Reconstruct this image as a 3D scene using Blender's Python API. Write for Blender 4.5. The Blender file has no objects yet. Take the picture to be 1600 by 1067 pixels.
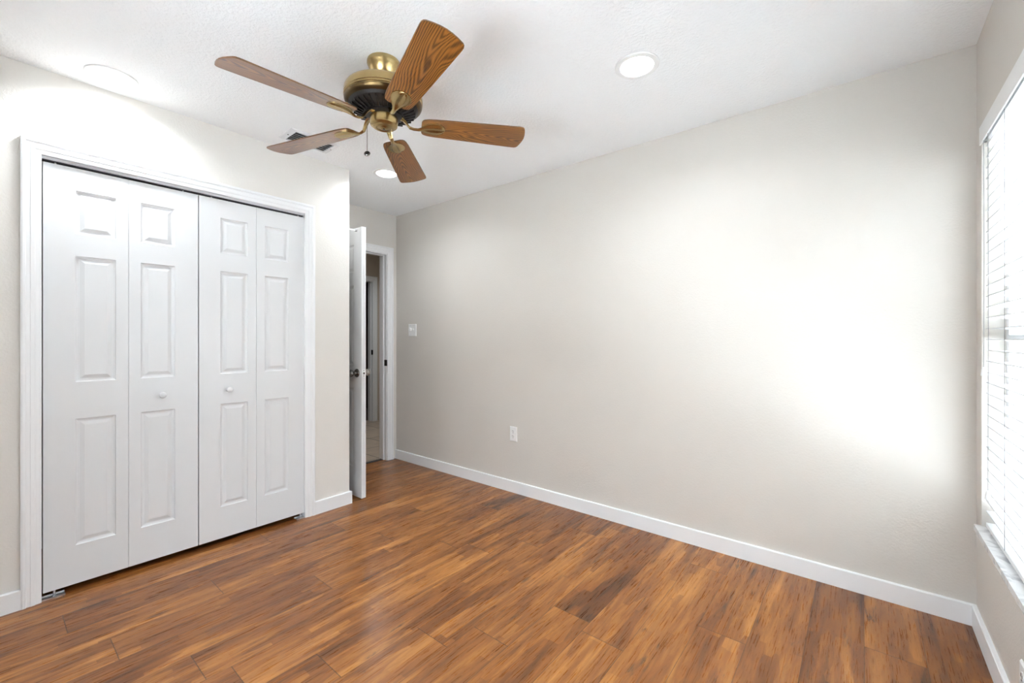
import bpy, bmesh, math, random
from mathutils import Vector, Matrix
R = math.radians
PI = math.pi
sc = bpy.context.scene
COL = sc.collection

# ------------------------------------------------------------ camera
cam_d = bpy.data.cameras.new('camera')
cam = bpy.data.objects.new('camera', cam_d)
COL.objects.link(cam)
cam_d.sensor_width = 36.0
cam_d.lens = 36.0 * 672.0 / 1600.0
cam_d.shift_y = -4.5 / 1600.0
cam_d.clip_start = 0.02
cam.location = (0, 0, 1.205)
cam.rotation_euler = (R(90), 0, math.atan2(547.0, 672.0))
sc.camera = cam

# ------------------------------------------------------------ world, exposure
sc.view_settings.view_transform = 'Standard'
sc.view_settings.look = 'None'
sc.view_settings.gamma = 1.0
sc.view_settings.use_curve_mapping = False
sc.view_settings.exposure = 1.34
SKY = 5.0
LAMP = 6.0
LED = 2.9
SUN = 98.0
wd = bpy.data.worlds.new('daylight')
sc.world = wd
wd.use_nodes = True
bg = wd.node_tree.nodes['Background']
bg.inputs[0].default_value = (0.76, 0.885, 1.0, 1)
bg.inputs[1].default_value = SKY

# room measures
H = 2.44
XC = -2.912      # closet wall face
XF = -3.647      # door wall face
YW = 2.63        # long wall face
XR = 0.372       # window wall face
YB = -0.45       # wall behind the camera
YS = 1.69        # closet end wall face

# high sun from along the outside wall: it lights the yard, which throws light up at the ceiling
sl = bpy.data.lights.new('sun', 'SUN')
sl.energy = SUN; sl.angle = R(1.0); sl.color = (0.865, 0.945, 1.0)
so = bpy.data.objects.new('sun', sl)
COL.objects.link(so)
so.location = (0, 0, 6)
so.rotation_euler = Vector((0.03, -0.75, -1.25)).to_track_quat('-Z', 'Y').to_euler()

# daylight enters through the window: a portal helps the sky find the opening
pl = bpy.data.lights.new('window_daylight', 'AREA')
pl.shape = 'RECTANGLE'; pl.size = 1.58; pl.size_y = 1.61
pl.cycles.is_portal = True
po = bpy.data.objects.new('window_daylight', pl)
COL.objects.link(po)
po.location = (0.50, 1.74, 1.24)
po.rotation_euler = (0, R(90), 0)   # -Z of lamp points to -X

p2 = pl.copy(); p2.name = 'fill_daylight_back'; p2.size = 1.00; p2.size_y = 1.50  # portal of the added fill window in the back wall
po2 = bpy.data.objects.new('fill_daylight_back', p2)
COL.objects.link(po2)
po2.location = (-0.95, -0.58, 1.20)
po2.rotation_euler = (R(90), 0, 0)   # -Z of lamp points to +Y

# ------------------------------------------------------------ node helpers
def new_mat(name):
    m = bpy.data.materials.new(name)
    m.use_nodes = True
    nt = m.node_tree
    return m, nt, nt.nodes['Principled BSDF']

def nd(nt, typ, **kw):
    n = nt.nodes.new(typ)
    for k, v in kw.items():
        if k.startswith('i_'):
            key = k[2:]
            key = int(key) if key.isdigit() else key
            n.inputs[key].default_value = v
        else:
            setattr(n, k, v)
    return n

def ramp(nt, src, stops, interp='LINEAR'):
    n = nt.nodes.new('ShaderNodeValToRGB')
    n.color_ramp.interpolation = interp
    el = n.color_ramp.elements
    while len(el) < len(stops):
        el.new(0.5)
    for e, (p, c) in zip(el, stops):
        e.position = p
        e.color = c if len(c) == 4 else (*c, 1)
    nt.links.new(src, n.inputs[0])
    return n

def math_n(nt, op, a, b=None):
    n = nt.nodes.new('ShaderNodeMath'); n.operation = op
    for i, v in enumerate((a, b)):
        if v is None: continue
        if isinstance(v, (int, float)): n.inputs[i].default_value = v
        else: nt.links.new(v, n.inputs[i])
    return n.outputs[0]

def mix_col(nt, fac, a, b, blend='MIX'):
    n = nt.nodes.new('ShaderNodeMix'); n.data_type = 'RGBA'; n.blend_type = blend
    for sock, v in ((n.inputs[0], fac), (n.inputs[6], a), (n.inputs[7], b)):
        if isinstance(v, (int, float)): sock.default_value = v
        elif isinstance(v, tuple): sock.default_value = v if len(v) == 4 else (*v, 1)
        else: nt.links.new(v, sock)
    return n.outputs[2]

def plain(name, col, rough=0.5, metal=0.0, spec=0.5, coat=0.0):
    m, nt, b = new_mat(name)
    b.inputs['Base Color'].default_value = (*col, 1)
    b.inputs['Roughness'].default_value = rough
    b.inputs['Metallic'].default_value = metal
    b.inputs['Specular IOR Level'].default_value = spec
    b.inputs['Coat Weight'].default_value = coat
    return m

def textured_paint(name, col, scale, dist, rough=0.6, strength=0.3, vary=0.02):
    m, nt, b = new_mat(name)
    tc = nd(nt, 'ShaderNodeTexCoord')
    n1 = nd(nt, 'ShaderNodeTexNoise', i_Scale=scale, i_Detail=4.0, i_Roughness=0.55)
    nt.links.new(tc.outputs['Object'], n1.inputs['Vector'])
    rp = ramp(nt, n1.outputs[0], [(0.35, (0, 0, 0)), (0.65, (1, 1, 1))])
    bp = nd(nt, 'ShaderNodeBump', i_Strength=strength, i_Distance=dist)
    nt.links.new(rp.outputs[0], bp.inputs['Height'])
    nt.links.new(bp.outputs[0], b.inputs['Normal'])
    n2 = nd(nt, 'ShaderNodeTexNoise', i_Scale=1.3, i_Detail=3.0)
    nt.links.new(tc.outputs['Object'], n2.inputs['Vector'])
    lo = tuple(max(0, c * (1 - vary)) for c in col); hi = tuple(min(1, c * (1 + vary)) for c in col)
    rc = ramp(nt, n2.outputs[0], [(0.3, lo), (0.7, hi)])
    nt.links.new(rc.outputs[0], b.inputs['Base Color'])
    b.inputs['Roughness'].default_value = rough
    b.inputs['Specular IOR Level'].default_value = 0.3
    return m

M = {}
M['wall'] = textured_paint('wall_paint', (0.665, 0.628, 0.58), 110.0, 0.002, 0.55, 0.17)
M['wall_lit'] = textured_paint('wall_paint_lit', (0.77, 0.74, 0.695), 110.0, 0.002, 0.55, 0.25)  # same wall paint, lightened to stand in for stronger light on these walls
M['ceiling'] = textured_paint('ceiling_texture', (0.93, 0.935, 0.94), 75.0, 0.004, 0.8, 0.4, 0.01)
M['hallwall'] = textured_paint('hall_paint', (0.62, 0.55, 0.47), 110.0, 0.002, 0.6, 0.2)
M['trim'] = plain('trim_paint', (0.88, 0.885, 0.89), 0.35)
M['door'] = plain('door_paint', (0.76, 0.765, 0.77), 0.38)
M['plastic'] = plain('white_plastic', (0.86, 0.86, 0.85), 0.3)
M['slatwhite'] = plain('blind_vinyl', (0.84, 0.84, 0.835), 0.4)
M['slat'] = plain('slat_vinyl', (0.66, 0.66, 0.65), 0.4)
M['slot'] = plain('dark_slot', (0.03, 0.03, 0.03), 0.6)
M['cord'] = plain('grey_cord', (0.28, 0.28, 0.27), 0.8)
M['vinyl'] = plain('window_vinyl', (0.85, 0.85, 0.85), 0.35)
M['ventmetal'] = plain('vent_enamel', (0.74, 0.74, 0.75), 0.4)
M['zinc'] = plain('zinc_steel', (0.62, 0.63, 0.65), 0.3, 1.0)
M['nickel'] = plain('aged_nickel', (0.20, 0.19, 0.18), 0.25, 1.0)
M['satin'] = plain('satin_nickel', (0.55, 0.52, 0.48), 0.25, 1.0)
M['blackmetal'] = plain('black_metal', (0.025, 0.023, 0.022), 0.4, 0.6)
M['darkgap'] = plain('dark_track', (0.05, 0.05, 0.055), 0.45, 0.5)
M['track'] = plain('track_enamel', (0.62, 0.63, 0.64), 0.4)
M['rubber'] = plain('grey_rubber', (0.3, 0.29, 0.28), 0.8)
M['darkbrass'] = plain('dark_bronze', (0.10, 0.065, 0.028), 0.36, 1.0)
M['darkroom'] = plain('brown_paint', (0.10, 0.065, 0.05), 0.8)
M['greycab'] = plain('grey_laminate', (0.09, 0.09, 0.09), 0.5)
M['fence'] = plain('fence_boards', (0.06, 0.055, 0.05), 0.6)
M['palefence'] = plain('pale_fence_boards', (0.25, 0.245, 0.24), 0.6)
M['yard'] = plain('pale_concrete', (0.60, 0.61, 0.62), 0.9)

def mk_lens():
    m, nt, b = new_mat('lamp_lens')
    b.inputs['Base Color'].default_value = (0.9, 0.9, 0.9, 1)
    b.inputs['Emission Color'].default_value = (0.94, 0.97, 1.0, 1)
    b.inputs['Emission Strength'].default_value = LAMP
    return m
M['lens'] = mk_lens()

def mk_brass():
    m, nt, b = new_mat('antique_brass')
    tc = nd(nt, 'ShaderNodeTexCoord')
    n = nd(nt, 'ShaderNodeTexNoise', i_Scale=14.0, i_Detail=3.0)
    nt.links.new(tc.outputs['Object'], n.inputs['Vector'])
    r = ramp(nt, n.outputs[0], [(0.3, (0.33, 0.235, 0.10)), (0.7, (0.43, 0.315, 0.145))])
    nt.links.new(r.outputs[0], b.inputs['Base Color'])
    b.inputs['Metallic'].default_value = 1.0
    b.inputs['Roughness'].default_value = 0.27
    b.inputs['Anisotropic'].default_value = 0.5
    return m
M['brass'] = mk_brass()

def mk_glass():
    m = bpy.data.materials.new('window_glass'); m.use_nodes = True
    nt = m.node_tree; nt.nodes.clear()
    o = nd(nt, 'ShaderNodeOutputMaterial'); t = nd(nt, 'ShaderNodeBsdfTransparent'); g = nd(nt, 'ShaderNodeBsdfGlossy')
    g.inputs['Roughness'].default_value = 0.02
    f = nd(nt, 'ShaderNodeFresnel', i_IOR=1.45); mx = nd(nt, 'ShaderNodeMixShader')
    ge = nd(nt, 'ShaderNodeNewGeometry')
    fr = math_n(nt, 'MULTIPLY', f.outputs[0], math_n(nt, 'SUBTRACT', 1.0, ge.outputs['Backfacing']))
    nt.links.new(fr, mx.inputs[0]); nt.links.new(t.outputs[0], mx.inputs[1]); nt.links.new(g.outputs[0], mx.inputs[2])
    nt.links.new(mx.outputs[0], o.inputs[0])
    return m
M['glass'] = mk_glass()

def mk_marble():
    m, nt, b = new_mat('sill_marble')
    tc = nd(nt, 'ShaderNodeTexCoord')
    n = nd(nt, 'ShaderNodeTexNoise', i_Scale=16.0, i_Detail=6.0, i_Distortion=1.2)
    nt.links.new(tc.outputs['Object'], n.inputs['Vector'])
    r = ramp(nt, n.outputs[0], [(0.38, (0.55, 0.55, 0.56)), (0.52, (0.82, 0.82, 0.82)), (1, (0.86, 0.86, 0.86))])
    nt.links.new(r.outputs[0], b.inputs['Base Color'])
    b.inputs['Roughness'].default_value = 0.2
    return m
M['marble'] = mk_marble()

def mk_oak():
    # flat-sawn oak: nested cathedral arches along the blade with fine dark pores
    m, nt, b = new_mat('oak_laminate')
    tc = nd(nt, 'ShaderNodeTexCoord'); oi = nd(nt, 'ShaderNodeObjectInfo')
    off = math_n(nt, 'MULTIPLY', oi.outputs['Random'], 7.0)
    cx = nd(nt, 'ShaderNodeCombineXYZ'); nt.links.new(off, cx.inputs[0])
    ad = nd(nt, 'ShaderNodeVectorMath', operation='ADD')
    nt.links.new(tc.outputs['Object'], ad.inputs[0]); nt.links.new(cx.outputs[0], ad.inputs[1])
    # gentle wander of the grain
    mpw = nd(nt, 'ShaderNodeMapping'); mpw.inputs['Scale'].default_value = (2.6, 9.0, 1.0)
    nt.links.new(ad.outputs[0], mpw.inputs[0])
    nw = nd(nt, 'ShaderNodeTexNoise', i_Scale=1.0, i_Detail=2.0); nt.links.new(mpw.outputs[0], nw.inputs['Vector'])
    sx = nd(nt, 'ShaderNodeSeparateXYZ'); nt.links.new(tc.outputs['Object'], sx.inputs[0])
    wob = math_n(nt, 'MULTIPLY', math_n(nt, 'SUBTRACT', nw.outputs[0], 0.5), 0.095)
    y = math_n(nt, 'ADD', math_n(nt, 'SUBTRACT', sx.outputs[1], 0.008), wob)
    xx = math_n(nt, 'MULTIPLY', math_n(nt, 'SUBTRACT', sx.outputs[0], 0.16), 0.125)
    # arches: ring radius grows with |y| and with distance along the blade
    y2 = math_n(nt, 'MULTIPLY', y, y)
    ring = math_n(nt, 'ADD', math_n(nt, 'SQRT', math_n(nt, 'ADD', y2, 0.00012)), math_n(nt, 'MULTIPLY', xx, -1.0))
    ring = math_n(nt, 'ADD', ring, math_n(nt, 'MULTIPLY', wob, 0.35))
    sn = math_n(nt, 'SINE', math_n(nt, 'MULTIPLY', ring, 760.0))
    s01 = math_n(nt, 'ADD', math_n(nt, 'MULTIPLY', sn, 0.5), 0.5)
    mpf = nd(nt, 'ShaderNodeMapping'); mpf.inputs['Scale'].default_value = (9.0, 420.0, 1.0)
    nt.links.new(ad.outputs[0], mpf.inputs[0])
    nf = nd(nt, 'ShaderNodeTexNoise', i_Scale=1.0, i_Detail=3.0); nt.links.new(mpf.outputs[0], nf.inputs['Vector'])
    g = math_n(nt, 'ADD', math_n(nt, 'MULTIPLY', s01, 0.36), math_n(nt, 'ADD', math_n(nt, 'MULTIPLY', nf.outputs[0], 0.80), math_n(nt, 'MULTIPLY', math_n(nt, 'SUBTRACT', nw.outputs[0], 0.5), 0.35)))
    r = ramp(nt, g, [(0.25, (0.028, 0.009, 0.002)), (0.44, (0.095, 0.031, 0.005)), (0.66, (0.205, 0.076, 0.013)), (1.0, (0.285, 0.12, 0.024))])
    nt.links.new(r.outputs[0], b.inputs['Base Color'])
    b.inputs['Roughness'].default_value = 0.33
    b.inputs['Coat Weight'].default_value = 0.5
    b.inputs['Specular IOR Level'].default_value = 0.25
    b.inputs['Coat Roughness'].default_value = 0.06
    return m
M['oak'] = mk_oak()
M['oakedge'] = plain('oak_edge', (0.10, 0.04, 0.012), 0.4)

def mk_floor():
    # laminate boards: UV = metres across (u) and along (v) each board, 'tone' = one random value per board
    m, nt, b = new_mat('wood_laminate')
    uv = nd(nt, 'ShaderNodeUVMap'); uv.uv_map = 'UVMap'
    at = nd(nt, 'ShaderNodeAttribute'); at.attribute_name = 'tone'
    tone = at.outputs['Fac']
    sx = nd(nt, 'ShaderNodeSeparateXYZ'); nt.links.new(uv.outputs[0], sx.inputs[0])
    u, v = sx.outputs[0], sx.outputs[1]
    off = math_n(nt, 'MULTIPLY', tone, 37.0)
    def coords(su, sv, o=1.0):
        c = nd(nt, 'ShaderNodeCombineXYZ')
        nt.links.new(math_n(nt, 'MULTIPLY', u, su), c.inputs[0])
        nt.links.new(math_n(nt, 'ADD', math_n(nt, 'MULTIPLY', v, sv), math_n(nt, 'MULTIPLY', off, o)), c.inputs[1])
        nt.links.new(off, c.inputs[2])
        return c.outputs[0]
    big = nd(nt, 'ShaderNodeTexNoise', i_Scale=1.0, i_Detail=4.0, i_Roughness=0.6, i_Distortion=0.7)
    nt.links.new(coords(13.0, 1.0), big.inputs['Vector'])
    mid = nd(nt, 'ShaderNodeTexNoise', i_Scale=1.0, i_Detail=5.0, i_Roughness=0.65, i_Distortion=0.5)
    nt.links.new(coords(34.0, 4.5), mid.inputs['Vector'])
    fine = nd(nt, 'ShaderNodeTexNoise', i_Scale=1.0, i_Detail=5.0, i_Roughness=0.7)
    nt.links.new(coords(190.0, 7.0), fine.inputs['Vector'])
    blk = nd(nt, 'ShaderNodeTexVoronoi', i_Scale=1.0); blk.feature = 'F1'; blk.distance = 'CHEBYCHEV'     # squarish figure blocks
    nt.links.new(coords(16.0, 2.8, 1.7), blk.inputs['Vector'])
    bk = nd(nt, 'ShaderNodeSeparateColor'); nt.links.new(blk.outputs['Color'], bk.inputs[0])
    s = math_n(nt, 'ADD', math_n(nt, 'MULTIPLY', big.outputs[0], 0.62), math_n(nt, 'MULTIPLY', mid.outputs[0], 0.38))
    s = math_n(nt, 'ADD', s, math_n(nt, 'MULTIPLY', fine.outputs[0], 0.10))
    s = math_n(nt, 'ADD', s, math_n(nt, 'MULTIPLY', math_n(nt, 'SUBTRACT', bk.outputs[0], 0.5), 0.15))
    s = math_n(nt, 'ADD', s, math_n(nt, 'MULTIPLY', math_n(nt, 'SUBTRACT', tone, 0.5), 0.10))
    base = ramp(nt, s, [(0.34, (0.062, 0.020, 0.006)), (0.46, (0.145, 0.047, 0.010)), (0.58, (0.235, 0.084, 0.017)), (0.70, (0.385, 0.160, 0.038)), (0.86, (0.55, 0.27, 0.085))])
    # dark broken mineral streaks and knots
    st = nd(nt, 'ShaderNodeTexNoise', i_Scale=1.0, i_Detail=6.0, i_Roughness=0.7, i_Distortion=0.3)
    nt.links.new(coords(26.0, 3.4, 2.3), st.inputs['Vector'])
    rs = ramp(nt, st.outputs[0], [(0.60, (0, 0, 0)), (0.66, (1, 1, 1))])
    chat = nd(nt, 'ShaderNodeTexNoise', i_Scale=1.0, i_Detail=4.0)
    nt.links.new(coords(90.0, 12.0, 3.1), chat.inputs['Vector'])
    rch = ramp(nt, chat.outputs[0], [(0.46, (0.25, 0.25, 0.25)), (0.60, (1, 1, 1))])
    k = math_n(nt, 'MULTIPLY', math_n(nt, 'MULTIPLY', rs.outputs[0], rch.outputs[0]), 0.9)
    col = mix_col(nt, k, base.outputs[0], (0.045, 0.019, 0.011))
    kn = nd(nt, 'ShaderNodeTexVoronoi', i_Scale=1.0); kn.feature = 'F1'
    nt.links.new(coords(7.0, 2.2, 4.9), kn.inputs['Vector'])
    rk = ramp(nt, kn.outputs['Distance'], [(0.035, (1, 1, 1)), (0.11, (0, 0, 0))])
    k2 = math_n(nt, 'MULTIPLY', math_n(nt, 'MULTIPLY', rk.outputs[0], mid.outputs[0]), 1.1)
    col = mix_col(nt, k2, col, (0.04, 0.018, 0.010))
    # joints between boards
    W, L = 0.1805, 1.22
    du = math_n(nt, 'MINIMUM', u, math_n(nt, 'SUBTRACT', W, u))
    dv = math_n(nt, 'MINIMUM', v, math_n(nt, 'SUBTRACT', L, v))
    d = math_n(nt, 'MINIMUM', math_n(nt, 'MULTIPLY', du, 1.6), dv)
    gr = ramp(nt, math_n(nt, 'MULTIPLY', d, 100.0), [(0.06, (1, 1, 1)), (0.22, (0, 0, 0))])
    col = mix_col(nt, math_n(nt, 'MULTIPLY', gr.outputs[0], 0.85), col, (0.03, 0.013, 0.008))
    nt.links.new(col, b.inputs['Base Color'])
    rr = ramp(nt, fine.outputs[0], [(0.3, (0.24, 0.24, 0.24)), (0.7, (0.36, 0.36, 0.36))])
    nt.links.new(rr.outputs[0], b.inputs['Roughness'])
    b.inputs['Specular IOR Level'].default_value = 0.5
    hgt = math_n(nt, 'SUBTRACT', math_n(nt, 'MULTIPLY', fine.outputs[0], 0.25), math_n(nt, 'ADD', gr.outputs[0], k))
    bp = nd(nt, 'ShaderNodeBump', i_Strength=0.07, i_Distance=0.001)
    nt.links.new(hgt, bp.inputs['Height']); nt.links.new(bp.outputs[0], b.inputs['Normal'])
    return m
M['floor'] = mk_floor()

def mk_brick():
    m, nt, b = new_mat('pale_brick')
    tc = nd(nt, 'ShaderNodeTexCoord')
    mp = nd(nt, 'ShaderNodeMapping'); mp.inputs['Rotation'].default_value = (R(90), 0, R(90))
    nt.links.new(tc.outputs['Object'], mp.inputs[0])
    br = nd(nt, 'ShaderNodeTexBrick')
    br.inputs['Scale'].default_value = 1.0
    br.inputs['Color1'].default_value = (0.26, 0.255, 0.25, 1); br.inputs['Color2'].default_value = (0.24, 0.235, 0.23, 1)
    br.inputs['Mortar'].default_value = (0.2, 0.195, 0.19, 1)
    br.inputs['Mortar Size'].default_value = 0.012
    br.inputs['Brick Width'].default_value = 0.40; br.inputs['Row Height'].default_value = 0.20
    nt.links.new(mp.outputs[0], br.inputs['Vector'])
    nt.links.new(br.outputs[0], b.inputs['Base Color'])
    b.inputs['Roughness'].default_value = 0.8
    return m
M['brick'] = mk_brick()

def mk_tile():
    m, nt, b = new_mat('hall_tile')
    tc = nd(nt, 'ShaderNodeTexCoord')
    br = nd(nt, 'ShaderNodeTexBrick'); br.offset = 0.0
    br.inputs['Scale'].default_value = 1.0
    br.inputs['Color1'].default_value = (0.60, 0.48, 0.37, 1); br.inputs['Color2'].default_value = (0.54, 0.42, 0.32, 1)
    br.inputs['Mortar'].default_value = (0.20, 0.15, 0.11, 1)
    br.inputs['Mortar Size'].default_value = 0.006
    br.inputs['Brick Width'].default_value = 0.42; br.inputs['Row Height'].default_value = 0.42
    nt.links.new(tc.outputs['Object'], br.inputs['Vector'])
    n = nd(nt, 'ShaderNodeTexNoise', i_Scale=7.0, i_Detail=4.0); nt.links.new(tc.outputs['Object'], n.inputs['Vector'])
    r = ramp(nt, n.outputs[0], [(0.3, (0.8, 0.8, 0.8)), (0.7, (1, 1, 1))])
    nt.links.new(mix_col(nt, 1.0, br.outputs[0], r.outputs[0], 'MULTIPLY'), b.inputs['Base Color'])
    b.inputs['Roughness'].default_value = 0.35
    return m
M['tile'] = mk_tile()

# ------------------------------------------------------------ mesh helpers
def box(bm, a, b, bev=0.0):
    x0, x1 = sorted((a[0], b[0])); y0, y1 = sorted((a[1], b[1])); z0, z1 = sorted((a[2], b[2]))
    vs = [bm.verts.new(p) for p in ((x0, y0, z0), (x1, y0, z0), (x1, y1, z0), (x0, y1, z0), (x0, y0, z1), (x1, y0, z1), (x1, y1, z1), (x0, y1, z1))]
    fs = [bm.faces.new([vs[i] for i in q]) for q in ((0, 3, 2, 1), (4, 5, 6, 7), (0, 1, 5, 4), (1, 2, 6, 5), (2, 3, 7, 6), (3, 0, 4, 7))]
    if bev > 0:
        es = list({e for f in fs for e in f.edges})
        bmesh.ops.bevel(bm, geom=es, offset=bev, segments=2, affect='EDGES', profile=0.6)

def lathe(bm, prof, seg=48, mtx=None, cap0=False, cap1=False):
    """prof = [(r, z)...] revolved about z."""
    mtx = mtx or Matrix()
    rings = []
    for r, z in prof:
        rings.append([bm.verts.new(mtx @ Vector((max(r, 1e-5) * math.cos(2 * PI * i / seg), max(r, 1e-5) * math.sin(2 * PI * i / seg), z))) for i in range(seg)])
    for a, b in zip(rings, rings[1:]):
        for i in range(seg):
            j = (i + 1) % seg
            bm.faces.new((a[i], a[j], b[j], b[i]))
    if cap0: bm.faces.new(list(reversed(rings[0])))
    if cap1: bm.faces.new(rings[-1])

def tube(bm, pts, r, seg=8):
    pts = [Vector(p) for p in pts]
    rings = []
    for i, p in enumerate(pts):
        t = (pts[min(i + 1, len(pts) - 1)] - pts[max(i - 1, 0)]).normalized()
        up = Vector((0, 0, 1)) if abs(t.z) < 0.9 else Vector((1, 0, 0))
        s = t.cross(up).normalized(); n = s.cross(t)
        rr = r[i] if isinstance(r, (list, tuple)) else r
        rings.append([bm.verts.new(p + rr * (math.cos(2 * PI * k / seg) * s + math.sin(2 * PI * k / seg) * n)) for k in range(seg)])
    for a, b in zip(rings, rings[1:]):
        for k in range(seg):
            l = (k + 1) % seg
            bm.faces.new((a[k], a[l], b[l], b[k]))
    bm.faces.new(list(reversed(rings[0]))); bm.faces.new(rings[-1])

def sweep(bm, prof, frames, close_ends=True):
    """prof = [(a,b)...] closed polygon; frames = [(origin, A, B)...] -> mitred run."""
    rings = []
    for o, A, B in frames:
        o, A, B = Vector(o), Vector(A), Vector(B)
        rings.append([bm.verts.new(o + A * a + B * b) for a, b in prof])
    n = len(prof)
    for r0, r1 in zip(rings, rings[1:]):
        for i in range(n):
            j = (i + 1) % n
            bm.faces.new((r0[i], r0[j], r1[j], r1[i]))
    if close_ends:
        bm.faces.new(list(reversed(rings[0]))); bm.faces.new(rings[-1])

def build(name, bm, mat, parent=None, smooth=False, mats=None):
    bmesh.ops.recalc_face_normals(bm, faces=bm.faces)
    me = bpy.data.meshes.new(name)
    bm.to_mesh(me); bm.free()
    for m in ([mat] + (mats or [])):
        me.materials.append(M[m])
    if smooth:
        for p in me.polygons: p.use_smooth = True
        me.set_sharp_from_angle(angle=R(35))
    o = bpy.data.objects.new(name, me)
    COL.objects.link(o)
    if parent is not None: o.parent = parent
    return o

def empty(name, loc, rz=0.0):
    o = bpy.data.objects.new(name, None)
    o.empty_display_size = 0.1
    COL.objects.link(o)
    o.location = loc; o.rotation_euler = (0, 0, rz)
    return o

def tag(o, label, cat, group=None, kind=None):
    o['label'] = label; o['category'] = cat
    if group: o['group'] = group
    if kind: o['kind'] = kind
    return o

def struct(o, label, cat):
    return tag(o, label, cat, kind='structure')

def boxes(name, mat, items, parent=None, bev=0.0):
    bm = bmesh.new()
    for a, b in items: box(bm, a, b, bev)
    return build(name, bm, mat, parent)

# ------------------------------------------------------------ floor, ceiling, walls
random.seed(4)
bm = bmesh.new()
uvl = bm.loops.layers.uv.new('UVMap')
tl = bm.loops.layers.float.new('tone') if hasattr(bm.loops.layers, 'float') else None
PW, PL, PX0 = 0.1805, 1.22, 0.187
known = {-15: 0.716, -14: 0.3215, -13: 1.06, -12: 0.497, -10: 0.803, -9: 1.142, -6: 1.557, -4: 1.895}
for i in range(-22, 2):
    xa = PX0 + i * PW
    y0 = known.get(i, random.uniform(0, PL))
    x0, x1 = max(xa, -3.70), min(xa + PW, 0.50)
    if x1 <= x0: continue
    n0 = -4
    for n in range(n0, 5):
        ya = y0 + n * PL; yb = ya + PL
        a, b = max(ya, -0.57), min(yb, 2.75)
        if b <= a: continue
        vs = [bm.verts.new(p) for p in ((x0, a, 0), (x1, a, 0), (x1, b, 0), (x0, b, 0))]
        f = bm.faces.new(vs)
        t = random.random()
        for lp in f.loops:
            lp[uvl].uv = (lp.vert.co.x - xa, lp.vert.co.y - ya)
            lp[tl] = t
bmesh.ops.remove_doubles(bm, verts=bm.verts, dist=1e-5)
struct(build('floor', bm, 'floor'), 'reddish brown wood laminate plank floor', 'floor')
struct(boxes('floor_hall', 'tile', [((-5.66, 0.9, -0.03), (-3.70, 3.9, 0.0))]), 'beige square tile floor seen through the open doorway', 'floor')
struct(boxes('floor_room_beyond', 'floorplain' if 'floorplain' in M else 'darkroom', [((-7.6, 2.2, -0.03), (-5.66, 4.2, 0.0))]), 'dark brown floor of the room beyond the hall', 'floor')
struct(boxes('ceiling', 'ceiling', [((-3.767, -0.57, H), (0.482, 2.75, H + 0.08))]), 'white textured ceiling', 'ceiling')
struct(boxes('ceiling_hall', 'ceiling', [((-7.7, 0.78, H), (-3.767, 4.3, H + 0.08))]), 'white hall ceiling', 'ceiling')

struct(boxes('wall_main', 'wall', [((-3.767, YW, 0), (0.482, YW + 0.12, H))]), 'long bare greige wall with the switch and the outlet', 'wall')
DY0, DY1, DZ = 1.745, 2.53, 2.052      # entry door rough opening
struct(boxes('wall_door', 'wall_lit', [((XF - 0.12, -0.57, 0), (XF, DY0, H)), ((XF - 0.12, DY1, 0), (XF, YW, H)), ((XF - 0.12, DY0, DZ), (XF, DY1, H))]), 'short greige wall around the open doorway', 'wall')
CY0, CY1, CZ = 0.150, 1.378, 2.062     # closet opening
struct(boxes('wall_closet', 'wall_lit', [((XC - 0.10, -0.57, 0), (XC, CY0, H)), ((XC - 0.10, CY1, 0), (XC, YS, H)), ((XC - 0.10, CY0, CZ), (XC, CY1, H)), ((XF, YS - 0.10, 0), (XC - 0.10, YS, H))]), 'greige wall around the bifold closet doors, paint lightened for the light on it', 'wall')
WY0, WY1, WZ0, WZ1 = 0.95, 2.53, 0.43, 2.05
struct(boxes('wall_window', 'wall', [((XR, -0.57, 0), (XR + 0.11, WY0, H)), ((XR, WY1, 0), (XR + 0.11, YW, H)), ((XR, WY0, 0), (XR + 0.11, WY1, WZ0)), ((XR, WY0, WZ1), (XR + 0.11, WY1, H))]), 'greige wall around the blind covered window', 'wall')
VX0, VX1, VZ0, VZ1 = -1.45, -0.45, 0.45, 1.95     # unseen window behind the viewer, added to fill the room with light
struct(boxes('wall_back', 'wall', [((XF - 0.12, YB - 0.12, 0), (VX0, YB, H)), ((VX1, YB - 0.12, 0), (XR, YB, H)), ((VX0, YB - 0.12, 0), (VX1, YB, VZ0)), ((VX0, YB - 0.12, VZ1), (VX1, YB, H))]), 'greige wall behind the viewer', 'wall')

# hall and the room seen through its far doorway
HX = -5.54
struct(boxes('wall_hall', 'hallwall', [((HX - 0.12, 0.9, 0), (HX, 2.86, H)), ((HX - 0.12, 3.60, 0), (HX, 4.2, H)), ((HX - 0.12, 2.86, 2.05), (HX, 3.60, H)),
                                     ((HX - 0.12, 3.78, 0), (-3.767, 3.90, H)), ((HX - 0.12, 0.78, 0), (-3.767, 0.90, H)), ((-3.767, YW + 0.12, 0), (-3.70, 3.78, H))]), 'beige hall wall seen through the open doorway', 'wall')
struct(boxes('wall_room_beyond', 'darkroom', [((-7.7, 2.1, 0), (-7.6, 4.3, H)), ((-7.6, 4.2, 0), (HX - 0.12, 4.3, H)), ((-7.6, 2.1, 0), (HX - 0.12, 2.2, H))]), 'dark brown wall of the room beyond the hall', 'wall')

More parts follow.
